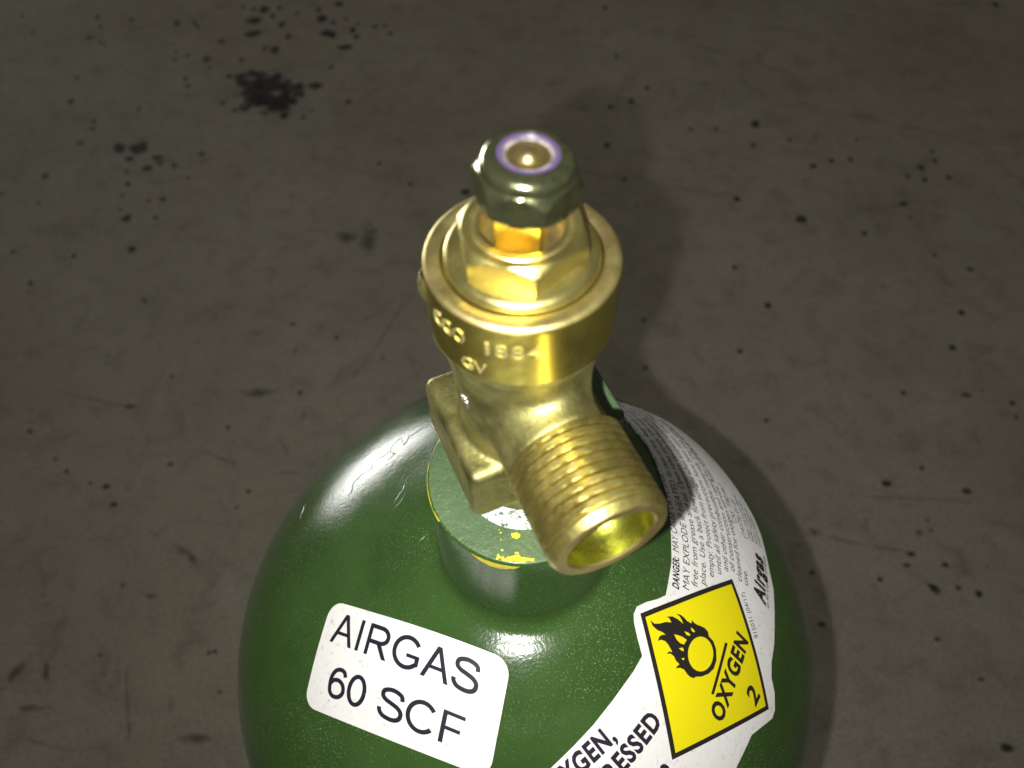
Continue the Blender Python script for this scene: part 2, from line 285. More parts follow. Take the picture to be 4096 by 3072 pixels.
def make_stain(name, col, peak):
    m, nt, b = mat(name)
    v = coords(nt)
    c = mix(nt, noise_tex(nt, v, 60, 4), col, tuple(x * 1.6 for x in col))
    nt.links.new(c, b.inputs['Base Color'])
    b.inputs['Roughness'].default_value = 0.6
    at = nd(nt, 'ShaderNodeAttribute', attribute_name='fade')
    ma = nd(nt, 'ShaderNodeMath', operation='MULTIPLY', ins={1: peak})
    nt.links.new(at.outputs['Fac'], ma.inputs[0])
    br = ramp(nt, noise_tex(nt, v, 170 if peak > 0.6 else 90, 5, 0.7), [(0.36, g(0.25 if peak > 0.6 else 0.0)), (0.52, g(1))])
    ma2 = nd(nt, 'ShaderNodeMath', operation='MULTIPLY')
    nt.links.new(ma.outputs[0], ma2.inputs[0])
    nt.links.new(br, ma2.inputs[1])
    nt.links.new(ma2.outputs[0], b.inputs['Alpha'])
    return m

M_STAIN = make_stain('dark_drip', (0.022, 0.018, 0.02), 0.9)
M_SMUDGE = make_stain('scuffed_dirt', (0.07, 0.06, 0.045), 0.55)

# ------------------------------------------------------------------ mesh helpers
def link(name, me, m, parent=None, smooth=True, angle=35):
    o = bpy.data.objects.new(name, me)
    C.objects.link(o)
    if m:
        me.materials.append(m)
    if parent is not None:
        o.parent = parent
        o.matrix_parent_inverse = parent.matrix_world.inverted()
    if smooth and len(me.polygons):
        me.shade_smooth()
        if angle:
            me.set_sharp_from_angle(angle=math.radians(angle))
    return o

def mesh(name, vs_, fs):
    me = bpy.data.meshes.new(name)
    me.from_pydata([tuple(v) for v in vs_], [], fs)
    me.update()
    return me

def lathe(name, prof, m, parent, seg=96, cx=0.0, cy=0.0, cap0=False, cap1=False, angle=35, tilt=None):
    """prof: (radius, height) pairs in mm from the outside top running down; revolved about a vertical axis"""
    vs_, fs = [], []
    n = len(prof)
    for i in range(seg):
        t = 2 * math.pi * i / seg
        for r, z in prof:
            q = Vector((r * math.cos(t), r * math.sin(t), z))
            if tilt:
                q = tilt(q)
            vs_.append(P3(q.x + cx, q.y + cy, q.z))
    for i in range(seg):
        j = (i + 1) % seg
        for k in range(n - 1):
            fs.append((i * n + k, i * n + k + 1, j * n + k + 1, j * n + k))
    if cap0:
        fs.append(tuple(i * n for i in range(seg)))
    if cap1:
        fs.append(tuple(i * n + n - 1 for i in reversed(range(seg))))
    me = mesh(name, vs_, fs)
    bm = bmesh.new()
    bm.from_mesh(me)
    bmesh.ops.remove_doubles(bm, verts=bm.verts, dist=1e-6)
    bmesh.ops.recalc_face_normals(bm, faces=bm.faces)
    bm.to_mesh(me)
    bm.free()
    return link(name, me, m, parent, True, angle)

def arc(cx, cz, r, a0, a1, n=6):
    return [(cx + r * math.cos(math.radians(a0 + (a1 - a0) * i / n)), cz + r * math.sin(math.radians(a0 + (a1 - a0) * i / n))) for i in range(n + 1)]

# ------------------------------------------------------------------ floor
me = mesh('floor', [(-8, -6, 0), (8, -6, 0), (8, 10, 0), (-8, 10, 0)], [(0, 1, 2, 3)])
floor = link('floor', me, M_FLOOR, None, False)
floor['kind'] = 'structure'
floor['label'] = 'bare grey brown concrete floor with dark spots and scuffs'

def blob(bmv, fade, faces, x, y, rx, ry, rot, z, soft=0.45, wob=0.28):
    """an irregular drop lying on the floor, fading at its rim"""
    n = 18
    c0 = len(bmv)
    bmv.append((x * MM, y * MM, z))
    fade.append(1.0)
    sd = random.uniform(0, 100)
    ca, sa = math.cos(math.radians(rot)), math.sin(math.radians(rot))
    for ring, fd in ((1 - soft * 0.5, 1.0), (1 + soft * 0.5, 0.0)):
        for i in range(n):
            t = 2 * math.pi * i / n
            k = 1 + wob * noise.noise(Vector((math.cos(t) * 1.3, math.sin(t) * 1.3, sd))) * 1.6
            u, v = rx * ring * k * math.cos(t), ry * ring * k * math.sin(t)
            bmv.append(((x + u * ca - v * sa) * MM, (y + u * sa + v * ca) * MM, z))
            fade.append(fd)
    for i in range(n):
        j = (i + 1) % n
        faces.append((c0, c0 + 1 + i, c0 + 1 + j))
        faces.append((c0 + 1 + i, c0 + 1 + n + i, c0 + 1 + n + j, c0 + 1 + j))

def stained(name, m, vs_, fade, fs, label):
    me = mesh(name, vs_, fs)
    at = me.attributes.new('fade', 'FLOAT', 'POINT')
    at.data.foreach_set('value', fade)
    o = link(name, me, m, floor, False)
    o['kind'] = 'stuff'
    o['label'] = label
    return o

V, FD, F = [], [], []
for i, (x, y, rx, ry, rot) in enumerate(SPOTS):
    blob(V, FD, F, x, y, rx, ry, -rot, 0.0003 + 0.000002 * i)
# the large splash: lobes joined along its outline
cxs = sum(p[0] for p in SPLAT) / len(SPLAT)
cys = sum(p[1] for p in SPLAT) / len(SPLAT)
for i, (x, y) in enumerate(SPLAT):
    blob(V, FD, F, x, y, 9, 9, 0, 0.0009 + 0.000004 * i, 0.4, 0.4)
    if i not in (3, 5, 7):
        blob(V, FD, F, x + (cxs + 4 - x) * 0.4, y + (cys - 10 - y) * 0.4, 9, 9, 0, 0.001 + 0.000004 * i, 0.4, 0.4)
for i, (x, y) in enumerate(((-395, 968), (-380, 972), (-366, 962), (-352, 962))):
    blob(V, FD, F, x, y, 11, 11, 0, 0.0011 + 0.000004 * i, 0.4, 0.4)
stained('paint_spots', M_STAIN, V, FD, F, 'dark paint drips and specks dried on the concrete')
V, FD, F = [], [], []
for i, (x, y, rx, ry, rot) in enumerate(SMUDGES):
    blob(V, FD, F, x, y, rx, ry, -rot, 0.0012 + 0.000002 * i, 1.2)
for k, line in enumerate(SCRATCHES):
    pts = [Vector((x, y)) for x, y in line]
    dense = []
    for a_, b_ in zip(pts, pts[1:]):
        nseg = max(2, int((b_ - a_).length / 12))
        dense += [a_.lerp(b_, i / nseg) for i in range(nseg)]
    dense.append(pts[-1])
    base = len(V)
    for i, p in enumerate(dense):
        d = (dense[min(i + 1, len(dense) - 1)] - dense[max(i - 1, 0)]).normalized()
        nn = Vector((-d.y, d.x))
        p = p + nn * noise.noise(Vector((p.x * 0.02, p.y * 0.02, k))) * 3
        wd = 1.15 * (0.6 + 0.7 * abs(noise.noise(Vector((p.x * 0.03, k, 0)))))
        end = 0.0 if i in (0, len(dense) - 1) else 0.75 + 0.3 * noise.noise(Vector((p.x * 0.04, p.y * 0.04, 9)))
        for off, fd in ((-2 * wd, 0), (0, end), (2 * wd, 0)):
            V.append(((p.x + nn.x * off) * MM, (p.y + nn.y * off) * MM, 0.0015 + k * 0.000002))
            FD.append(fd)
    for i in range(len(dense) - 1):
        for c in (0, 1):
            a0 = base + i * 3 + c
            F.append((a0, a0 + 1, a0 + 4, a0 + 3))
stained('scuff_marks', M_SMUDGE, V, FD, F, 'long scuffs and grimy smudges across the concrete')

# ------------------------------------------------------------------ gas cylinder
gas = bpy.data.objects.new('gas_cylinder', None)
C.objects.link(gas)
gas.empty_display_size = 0.05
gas['label'] = 'green steel oxygen gas cylinder with brass valve and white stickers on concrete floor'
gas['category'] = 'gas cylinder'

# shoulder profile: superellipse dome over a straight wall
RD, ZS, HD, ND = 94.96, -115.9, 80.96, 1.796
_t = np.linspace(math.pi / 2, 0, 1201)
PR = RD * np.cos(_t) ** (2 / ND)
PZ = ZS + HD * np.sin(_t) ** (2 / ND)
PR[0] = 0
PS = np.concatenate([[0], np.cumsum(np.hypot(np.diff(PR), np.diff(PZ)))])
PZ = PZ + 1.5 * np.clip((42 - PR) / 14.5, 0, 1)       # the shoulder rises a little to the ring round the neck
PR = np.append(PR, RD)
PZ = np.append(PZ, ZS - 300)
PS = np.append(PS, PS[-1] + 300)

def dome_z(r):
    return float(np.interp(r, PR[:-1], PZ[:-1]))

def surf(X, Y, off=0.0):
    """a flat label coordinate (mm, unrolled about the neck) -> point on the shoulder, off mm proud of the paint"""
    s = math.hypot(X, Y)
    r = float(np.interp(s, PS, PR))
    z = float(np.interp(s, PS, PZ))
    r2, z2 = float(np.interp(s + 0.4, PS, PR)), float(np.interp(s + 0.4, PS, PZ))
    tr, tz = r2 - r, z2 - z
    L = math.hypot(tr, tz)
    nr, nz = -tz / L, tr / L
    c, sn = X / s, Y / s
    r += nr * off
    return P3(r * c, r * sn, z + nz * off)

RF = 28.0
zf = dome_z(RF)
sl = (dome_z(RF + 0.5) - zf) / 0.5
prof = [(0.0, -34.0), (21.62, -31.5)]
p0, p3 = (21.62, -32.0), (RF, zf)
p1 = (21.62, -37.4)
p2 = (RF - 3.4, zf + 0.95)
for i in range(15):
    t = i / 14
    prof.append(tuple((1 - t) ** 3 * p0[k] + 3 * (1 - t) ** 2 * t * p1[k] + 3 * (1 - t) * t * t * p2[k] + t ** 3 * p3[k] for k in (0, 1)))
for r, z in zip(PR[:-1:22], PZ[:-1:22]):
    if r > RF + 0.6:
        prof.append((float(r), float(z)))
prof += [(RD, ZS), (RD, -250), (RD, -400), (RD, -560)] + [(RD - 18 + 18 * math.cos(t), -582 - 18 * math.sin(t)) for t in (0.0, 0.4, 0.8, 1.2, math.pi / 2)] + [(0.0, -600)]
shell = lathe('shell', prof, M_GREEN, gas, 192, angle=60)

# wrinkles and runs in the paint
V, F = [], []
for k, line in enumerate(WRINKLES):
    pts = [Vector(p) for p in line]
    dense = []
    for a_, b_ in zip(pts, pts[1:]):
        ns = max(2, int((b_ - a_).length / 0.8))
        dense += [a_.lerp(b_, i / ns) for i in range(ns)]
    dense.append(pts[-1])
    base = len(V)
    for i, p in enumerate(dense):
        d = (dense[min(i + 1, len(dense) - 1)] - dense[max(i - 1, 0)]).normalized()
        nn = Vector((-d.y, d.x))
        p = p + nn * 0.7 * noise.noise(Vector((p.x * 0.5, p.y * 0.5, k)))
        wd = (0.35 + 0.3 * abs(noise.noise(Vector((p.x, p.y, k + 5))))) * min(1, i / 3, (len(dense) - 1 - i) / 3) + 0.02
        for off, hh in ((-wd, -0.05), (-wd * 0.5, wd * 0.17), (wd * 0.5, wd * 0.17), (wd, -0.05)):
            V.append(surf(p.x + nn.x * off, p.y + nn.y * off, hh))
    for i in range(len(dense) - 1):
        for c in (0, 1, 2):
            a0 = base + i * 4 + c
            F.append((a0, a0 + 1, a0 + 5, a0 + 4))
wr = link('paint_wrinkle', mesh('paint_wrinkle', V, F), M_GREEN, shell, True, 80)

# neck with rounded top edge and the bore the valve screws into
prof = [(12.6, -14), (12.6, -0.6), (13.2, 0.0), (21.2, 0.0)] + arc(21.2, -0.8, 0.8, 90, 0, 4) + [(21.95, -6), (21.85, -16), (21.72, -26), (21.64, -34.5)]
neck = lathe('neck', prof, M_NECK, gas, 160, angle=30)
neck.data.materials.append(M_NECKTOP)
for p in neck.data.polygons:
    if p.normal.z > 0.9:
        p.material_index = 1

# ---------------- patches of chipped paint on the neck
def ring_patch(name, pts, fn, m, parent, sub=3, label=None):
    """polygon in a flat (u, v) space mapped onto a surface by fn"""
    bm = bmesh.new()
    bm.faces.new([bm.verts.new((u, v, 0)) for u, v in pts])
    us = [p[0] for p in pts]
    vs2 = [p[1] for p in pts]
    cut_grid(bm, min(us), max(us), min(vs2), max(vs2), (max(us) - min(us)) / sub, max((max(vs2) - min(vs2)) / 2, 0.2))
    for v in bm.verts:
        v.co = fn(v.co.x, v.co.y)
    me = bpy.data.meshes.new(name)
    bmesh.ops.recalc_face_normals(bm, faces=bm.faces)
    bm.to_mesh(me)
    bm.free()
    o = link(name, me, m, parent, True, None)
    if label:
        o['label'] = label
    return o

def cut_grid(bm, x0, x1, y0, y1, dx, dy):
    k = x0 + dx
    while k < x1 - 1e-6:
        bmesh.ops.bisect_plane(bm, geom=bm.verts[:] + bm.edges[:] + bm.faces[:], plane_co=(k, 0, 0), plane_no=(1, 0, 0), dist=1e-7)
        k += dx
    k = y0 + dy
    while k < y1 - 1e-6:
        bmesh.ops.bisect_plane(bm, geom=bm.verts[:] + bm.edges[:] + bm.faces[:], plane_co=(0, k, 0), plane_no=(0, 1, 0), dist=1e-7)
        k += dy

def jag(u0, u1, lo, hi, n, amp, seed):
    """ragged outline between two curves lo(t), hi(t)"""
    rr = random.Random(seed)
    a_ = [(u0 + (u1 - u0) * i / n, lo(i / n) + rr.uniform(-amp, amp)) for i in range(n + 1)]
    b_ = [(u0 + (u1 - u0) * i / n, hi(i / n) + rr.uniform(-amp, amp)) for i in range(n, -1, -1)]
    return a_ + b_

def neck_side(off):
    def fn(deg, z):                      # degrees round the neck, height
        t = math.radians(deg)
        r = 22.0 + off
        if z > -0.8:
            k = min(1.0, (z + 0.8) / 1.6)
            r = 21.2 + (0.8 + off) * math.cos(k * math.pi / 2)
            z = -0.8 + (0.8 + off) * math.sin(k * math.pi / 2)
            if k >= 1.0:
                pass
        return P3(r * math.cos(t), r * math.sin(t), z)
    return fn

def neck_top(deg, r):
    t = math.radians(deg)
    return P3(r * math.cos(t), r * math.sin(t), 0.06)

ring_patch('paint_chip', jag(-121, -92, lambda t: -0.9 - 2.4 * math.sin(math.pi * t) ** 0.7, lambda t: -0.85, 22, 0.14, 1), neck_side(0.05), M_CHIP, neck, 24, 'yellow undercoat crescent on the neck side')
ring_patch('paint_chip', jag(-106, -84, lambda t: 21.35, lambda t: 20.2 + 0.5 * math.sin(9 * t), 24, 0.3, 2), neck_top, M_CHIP, neck, 20, 'yellow undercoat chip along the neck edge')
ring_patch('paint_chip', jag(170, 212, lambda t: -0.75, lambda t: -0.1 + 0.1 * math.sin(14 * t), 30, 0.12, 3), neck_side(0.05), M_CHIP, neck, 30, 'thin yellow undercoat line on the neck edge')
def fleck(deg, r, wdeg, wr, seed):
    rr = random.Random(seed)
    n = 14
    return [(deg + wdeg * rr.uniform(0.7, 1.15) * math.cos(2 * math.pi * k / n), r + wr * rr.uniform(0.7, 1.15) * math.sin(2 * math.pi * k / n)) for k in range(n)]
ring_patch('paint_chip', fleck(-96.5, 15.4, 4.4, 0.75, 4), neck_top, M_CHIP, neck, 8)
for k, (dg, rr_, wd_, wr_) in enumerate(((-104, 19.2, 0.8, 0.25), (-94.5, 19.4, 1.3, 0.3), (-107, 17.0, 0.5, 0.16), (-109, 15.4, 0.9, 0.2), (-111, 14.9, 0.4, 0.15))):
    ring_patch('paint_chip', fleck(dg, rr_, wd_, wr_, 20 + k), neck_top, M_CHIP, neck, 3)

# ------------------------------------------------------------------ labels
def sheet(name, poly, off, m, parent, step=2.5, label=None, holes=()):
    bm = bmesh.new()
    f = bm.faces.new([bm.verts.new((x, y, 0)) for x, y in poly])
    xs = [p[0] for p in poly]
    ys = [p[1] for p in poly]
    cut_grid(bm, min(xs), max(xs), min(ys), max(ys), step, step)
    bmesh.ops.triangulate(bm, faces=bm.faces[:])
    for f in bm.faces:
        if f.normal.z < 0:
            f.normal_flip()
    for v in bm.verts:
        v.co = surf(v.co.x, v.co.y, off)
    me = bpy.data.meshes.new(name)
    bm.to_mesh(me)
    bm.free()
    o = link(name, me, m, parent, True, None)
    if label:
        o['label'] = label
    return o

def text_verts(txt, offset=0.0, res=3, space=1.0):
    cu = bpy.data.curves.new('text', 'FONT')
    cu.body = txt
    cu.resolution_u = res
    cu.offset = offset
    cu.space_character = space
    cu.fill_mode = 'FRONT'
    o = bpy.data.objects.new('text', cu)
    C.objects.link(o)
    bpy.context.view_layer.update()
    dg = bpy.context.evaluated_depsgraph_get()
    me = bpy.data.meshes.new_from_object(o.evaluated_get(dg))
    vv = [(v.co.x, v.co.y) for v in me.vertices]
    ff = [tuple(p.vertices) for p in me.polygons]
    bpy.data.objects.remove(o)
    bpy.data.curves.remove(cu)
    bpy.data.meshes.remove(me)
    return vv, ff

def glyph(ch):
    """plain grotesque capitals as ribbons; cap height 1, returns polygons and the advance"""
    w2 = 0.069
    def ribbon(p):
        n = len(p)
        out = []
        for i in range(n):
            a_, b_ = Vector(p[max(i - 1, 0)]), Vector(p[min(i + 1, n - 1)])
            d = (b_ - a_).normalized()
            c = Vector(p[i])
            out.append((c + Vector((-d.y, d.x)) * w2, c - Vector((-d.y, d.x)) * w2))
        return [[tuple(out[i][0]), tuple(out[i + 1][0]), tuple(out[i + 1][1]), tuple(out[i][1])] for i in range(n - 1)]
    def oval(cx, cy, rx, ry, a0, a1, n=32):
        return [(cx + rx * math.cos(math.radians(a0 + (a1 - a0) * i / n)), cy + ry * math.sin(math.radians(a0 + (a1 - a0) * i / n))) for i in range(n + 1)]
    def spline(p, k=5):
        q = [p[0]] + list(p) + [p[-1]]
        out = []
        for i in range(1, len(q) - 2):
            for j in range(k):
                t = j / k
                out.append(tuple(0.5 * (2 * q[i][c] + (q[i + 1][c] - q[i - 1][c]) * t + (2 * q[i - 1][c] - 5 * q[i][c] + 4 * q[i + 1][c] - q[i + 2][c]) * t * t + (3 * q[i][c] - q[i - 1][c] - 3 * q[i + 1][c] + q[i + 2][c]) * t ** 3) for c in (0, 1)))
        return out + [p[-1]]
    def rect(x0, y0, x1, y1):
        return [(x0, y0), (x1, y0), (x1, y1), (x0, y1)]
    if ch == 'A':
        return [[(0, 0), (0.14, 0), (0.525, 1), (0.385, 1)], [(0.77, 0), (0.91, 0), (0.525, 1), (0.385, 1)], rect(0.18, 0.3, 0.73, 0.41)], 0.95
    if ch == 'I':
        return [rect(0.1, 0, 0.23, 1)], 0.38
    if ch == 'R':
        return [rect(0.08, 0, 0.21, 1)] + ribbon([(0.14, 0.94)] + oval(0.55, 0.7, 0.26, 0.24, 90, -90, 16) + [(0.14, 0.46)]) + [[(0.42, 0.46), (0.58, 0.5), (0.9, 0), (0.74, 0)]], 1.0
    if ch == 'G':
        return ribbon(oval(0.53, 0.5, 0.43, 0.45, 36, 318) + [(0.9, 0.2), (0.9, 0.47)]) + [rect(0.53, 0.37, 0.96, 0.48)], 1.08
    if ch == 'S':
        return ribbon(spline([(0.76, 0.71), (0.7, 0.87), (0.42, 0.945), (0.16, 0.87), (0.12, 0.71), (0.24, 0.6), (0.44, 0.54), (0.66, 0.465), (0.78, 0.34), (0.76, 0.17), (0.63, 0.075), (0.44, 0.055), (0.22, 0.1), (0.1, 0.22), (0.085, 0.32)])), 0.9
    if ch == '6':
        return ribbon(spline([(0.6, 0.76), (0.53, 0.9), (0.37, 0.945), (0.2, 0.86), (0.1, 0.65), (0.09, 0.42), (0.13, 0.2), (0.22, 0.085), (0.35, 0.05), (0.5, 0.09), (0.61, 0.22), (0.62, 0.36), (0.56, 0.5), (0.44, 0.58), (0.34, 0.595), (0.2, 0.55), (0.11, 0.43)])), 0.74
    if ch == '0':
        return ribbon(oval(0.35, 0.5, 0.27, 0.445, 0, 360)), 0.74
    if ch == 'C':
        return ribbon(oval(0.51, 0.5, 0.42, 0.445, 38, 322)), 1.0
    if ch == 'F':
        return [rect(0.1, 0, 0.235, 1), rect(0.1, 0.885, 0.76, 1), rect(0.1, 0.43, 0.68, 0.545)], 0.85
    return [], 0.38

def stroke_text(txt):
    vv, ff, x = [], [], 0.0
    for ch in txt:
        polys, adv = glyph(ch)
        for p in polys:
            ff.append(tuple(range(len(vv), len(vv) + len(p))))
            vv += [((px + x), py) for px, py in p]
        x += adv
    return vv, ff

_cap = text_verts('H')[0]
CAP = max(v[1] for v in _cap) - min(v[1] for v in _cap)

def letters(name, txt, fn, cap, width, m, parent, off, bold=0.0, shear=0.0, align='L', split=None, label=None, strokes=False):
    """print on a label; fn maps (along, up) in mm to the label plane"""
    vv, ff = stroke_text(txt) if strokes else text_verts(txt, bold, 3, 1.0 + bold * 3.2)
    x0 = min(v[0] for v in vv)
    x1 = max(v[0] for v in vv)
    ky = cap if strokes else cap / CAP
    kx = width / (x1 - x0) if width else ky * 0.86
    bm = bmesh.new()
    bv = []
    for x, y in vv:
        u = (x - x0) * kx
        if align == 'R':
            u -= (x1 - x0) * kx
        v_ = y * ky
        bv.append(bm.verts.new((u + v_ * shear, v_, 0)))
    for f in ff:
        try:
            bm.faces.new([bv[i] for i in f])
        except ValueError:
            pass
    if split:
        cs = [v.co for v in bm.verts]
        cut_grid(bm, min(c.x for c in cs), max(c.x for c in cs), min(c.y for c in cs), max(c.y for c in cs), split, split)
        bmesh.ops.triangulate(bm, faces=bm.faces[:])
    for v in bm.verts:
        X, Y = fn(v.co.x, v.co.y)
        v.co = surf(X, Y, off)
    me = bpy.data.meshes.new(name)
    bm.to_mesh(me)
    bm.free()
    o = link(name, me, m, parent, True, None)
    if label:
        o['label'] = label
    return o

def bil(Q, u, v):
    return tuple((1 - u) * (1 - v) * Q[0][k] + u * (1 - v) * Q[1][k] + u * v * Q[2][k] + (1 - u) * v * Q[3][k] for k in (0, 1))

def along(start, heading, kappa):
    """text line in the label plane starting at a point, turning kappa degrees per mm"""
    h0 = math.radians(heading)
    k = math.radians(kappa)
    def fn(u, v):
        h = h0 + k * u
        if abs(k) < 1e-6:
            x, y = start[0] + u * math.cos(h0), start[1] + u * math.sin(h0)
        else:
            x = start[0] + (math.sin(h) - math.sin(h0)) / k
            y = start[1] - (math.cos(h) - math.cos(h0)) / k
        return x - v * math.sin(h), y + v * math.cos(h)
    return fn

# small white size label, rounded corners
W, H, RC = 55.0, 28.0, 4.2
pts = []
for cx_, cy_, a0 in ((W - RC, RC, -90), (W - RC, H - RC, 0), (RC, H - RC, 90), (RC, RC, 180)):
    for i in range(9):
        t = math.radians(a0 + 90 * i / 8)
        pts.append(bil(LABEL_A, (cx_ + RC * math.cos(t)) / W, (cy_ + RC * math.sin(t)) / H))
size_label = sheet('size_label', pts[::-1], 0.10, M_VINYL, gas, 2.2, 'white rounded sticker printed AIRGAS 60 SCF')
def on_a(u0, v0, dv):
    return lambda u, v: bil(LABEL_A, u0 + u / W, v0 + dv * u / W - v / H)
letters('lettering', 'AIRGAS', on_a(0.063, 0.362, 0.03), 7.75, 44.7, M_INK, size_label, 0.15, 0, 0, 'L', 3.0, None, True)
letters('lettering', '60 SCF', on_a(0.125, 0.832, 0.035), 7.75, 39.8, M_INK, size_label, 0.15, 0, 0, 'L', 3.0, None, True)

# long hazard label wrapped round the shoulder
outline = [(-6, -67.5)] + INNER + INNER_UP + [(33.5, 60), (29.5, 68), (25, 75), (62, 78), (70, 62), (76, 48)] + OUTER_UP[::-1] + OUTER[::-1] + [(54, -67), (40, -80), (8, -84)]
hz = sheet('hazard_label', outline, 0.10, M_VINYL, gas, 2.2, 'white shoulder label with yellow oxygen diamond and warning print')
sheet('hazard_diamond', DIAMOND, 0.14, M_INK2, hz, 2.2, 'black border of the oxygen diamond')
inset = 1.25 / 35.5
dia_in = [bil(DIAMOND, u, v) for u, v in ((inset, inset), (1 - inset, inset), (1 - inset, 1 - inset), (inset, 1 - inset))]
sheet('hazard_diamond', dia_in, 0.18, M_YELLOW, hz, 2.2, 'yellow face of the oxygen diamond')
sheet('flame_symbol', FLAME, 0.22, M_INK2, hz, 2.0, 'black flame over circle symbol')
for hpoly in FLAME_HOLES:
    sheet('flame_symbol', hpoly, 0.26, M_YELLOW, hz, 2.0)
sheet('diamond_bar', BAR, 0.22, M_INK2, hz, 2.0)
letters('lettering', 'OXYGEN', along((55.7, -44.0), 64.9, 0.0), 4.7, 25.6, M_INK2, hz, 0.22, 0.042, 0.08, 'L', 3.0)
letters('lettering', '2', along((69.0, -38.7), 57, 0.0), 5.2, 4.0, M_INK2, hz, 0.22, 0.03, 0.12, 'L', 3.0)
letters('lettering', 'OXYGEN,', along((24.0, -48.6), 44, 0.4), 4.8, 25.5, M_INK, hz, 0.15, 0.038, 0.0, 'R', 3.0)
letters('lettering', 'COMPRESSED', along((36.6, -44.3), 52.5, 0.4), 4.8, 38.0, M_INK, hz, 0.15, 0.038, 0.0, 'R', 3.0)
letters('lettering', 'UN1072', along((41.6, -56.9), 52, 0.4), 4.8, 21.0, M_INK, hz, 0.15, 0.038, 0.0, 'R', 3.0)
LINES = [
    ((42.7, -10.2), 81.5, 0.42, 'DANGER:', 9.3, 0.035),
    ((43.95, 0.75), 85.5, 0.42, 'MAY CAUSE OR INTENSIFY FIRE; OXIDIZER. CONTAINS GAS UNDER', 76, 0.0),
    ((46.0, -9.9), 80, 0.45, 'MAY EXPLODE IF HEATED. In case of fire: Stop leak if safe to do so. Keep', 98, 0.0),
    ((49.0, -8.6), 80.5, 0.44, 'free from grease and oil. Open valve slowly. Use only with equipment in', 95, 0.0),
    ((52.0, -7.4), 81, 0.43, 'place. Use a back flow preventive device in the piping. Close valve when', 96, 0.0),
    ((55.3, -4.5), 82, 0.42, 'empty. Protect from sunlight when ambient temperature exceeds limit', 90, 0.0),
    ((58.4, -2.9), 82, 0.42, 'until all safety precautions have been taken. Keep away from oils', 88, 0.0),
    ((61.3, -1.3), 82, 0.42, 'and other combustible materials. Use only equipment made', 80, 0.0),
    ((64.1, -0.7), 82.5, 0.42, 'of construction and rated for cylinder pressure and', 72, 0.0),
    ((66.7, -3.2), 83, 0.42, 'cleaned for oxygen service. Read and follow SDS before', 76, 0.0),
    ((69.2, -3.8), 83, 0.42, 'use.', 5.2, 0.0),
]
for st, hd, kp, tx, wd, bo in LINES:
    letters('lettering', tx, along(st, hd, kp), 2.05, wd, M_INK2, hz, 0.15, bo, 0.2)
letters('lettering', 'CAS: 7782-44-7', along((70.3, 18.5), 90, 0.42), 2.0, 17, M_INK2, hz, 0.15, 0.0, 0.22)
letters('lettering', '(14175) 01-01', along((73.2, 14.0), 88, 0.42), 2.0, 16, M_INK2, hz, 0.15, 0.0, 0.22)
for k in range(4):
    letters('lettering', ('Airgas USA and its affiliates', 'Radnor Chester Road', 'Radnor, Pennsylvania', 'emergency telephone')[k], along((75.6 + 1.75 * k, 14.4 - 0.2 * k), 89, 0.4), 1.25, 19 - 2 * k, M_INK2, hz, 0.15, 0.0, 0.2)
letters('lettering', 'Airgas', along((76.3, -8.2), 78.5, 0.05), 4.9, 17.4, M_INK2, hz, 0.15, 0.052, 0.26, 'L', 3.0)
letters('lettering', 'an Air Liquide company', along((78.2, -8.6), 79.5, 0.05), 1.35, 19.5, M_INK2, hz, 0.15, 0.012, 0.2)
letters('lettering', '815031 (04/17)', along((71.2, -18.9), 108, 0.0), 1.7, 13.4, M_INK2, hz, 0.15, 0.0, 0.0)

# ------------------------------------------------------------------ valve
PHI = math.radians(-66.23)
AX = Vector((math.cos(PHI), math.sin(PHI), 0))        # outlet direction
BX = Vector((-math.sin(PHI), math.cos(PHI), 0))       # to the right of the outlet
def PA(a_, b_, z):
    return P3(AX.x * a_ + BX.x * b_, AX.y * a_ + BX.y * b_, z)

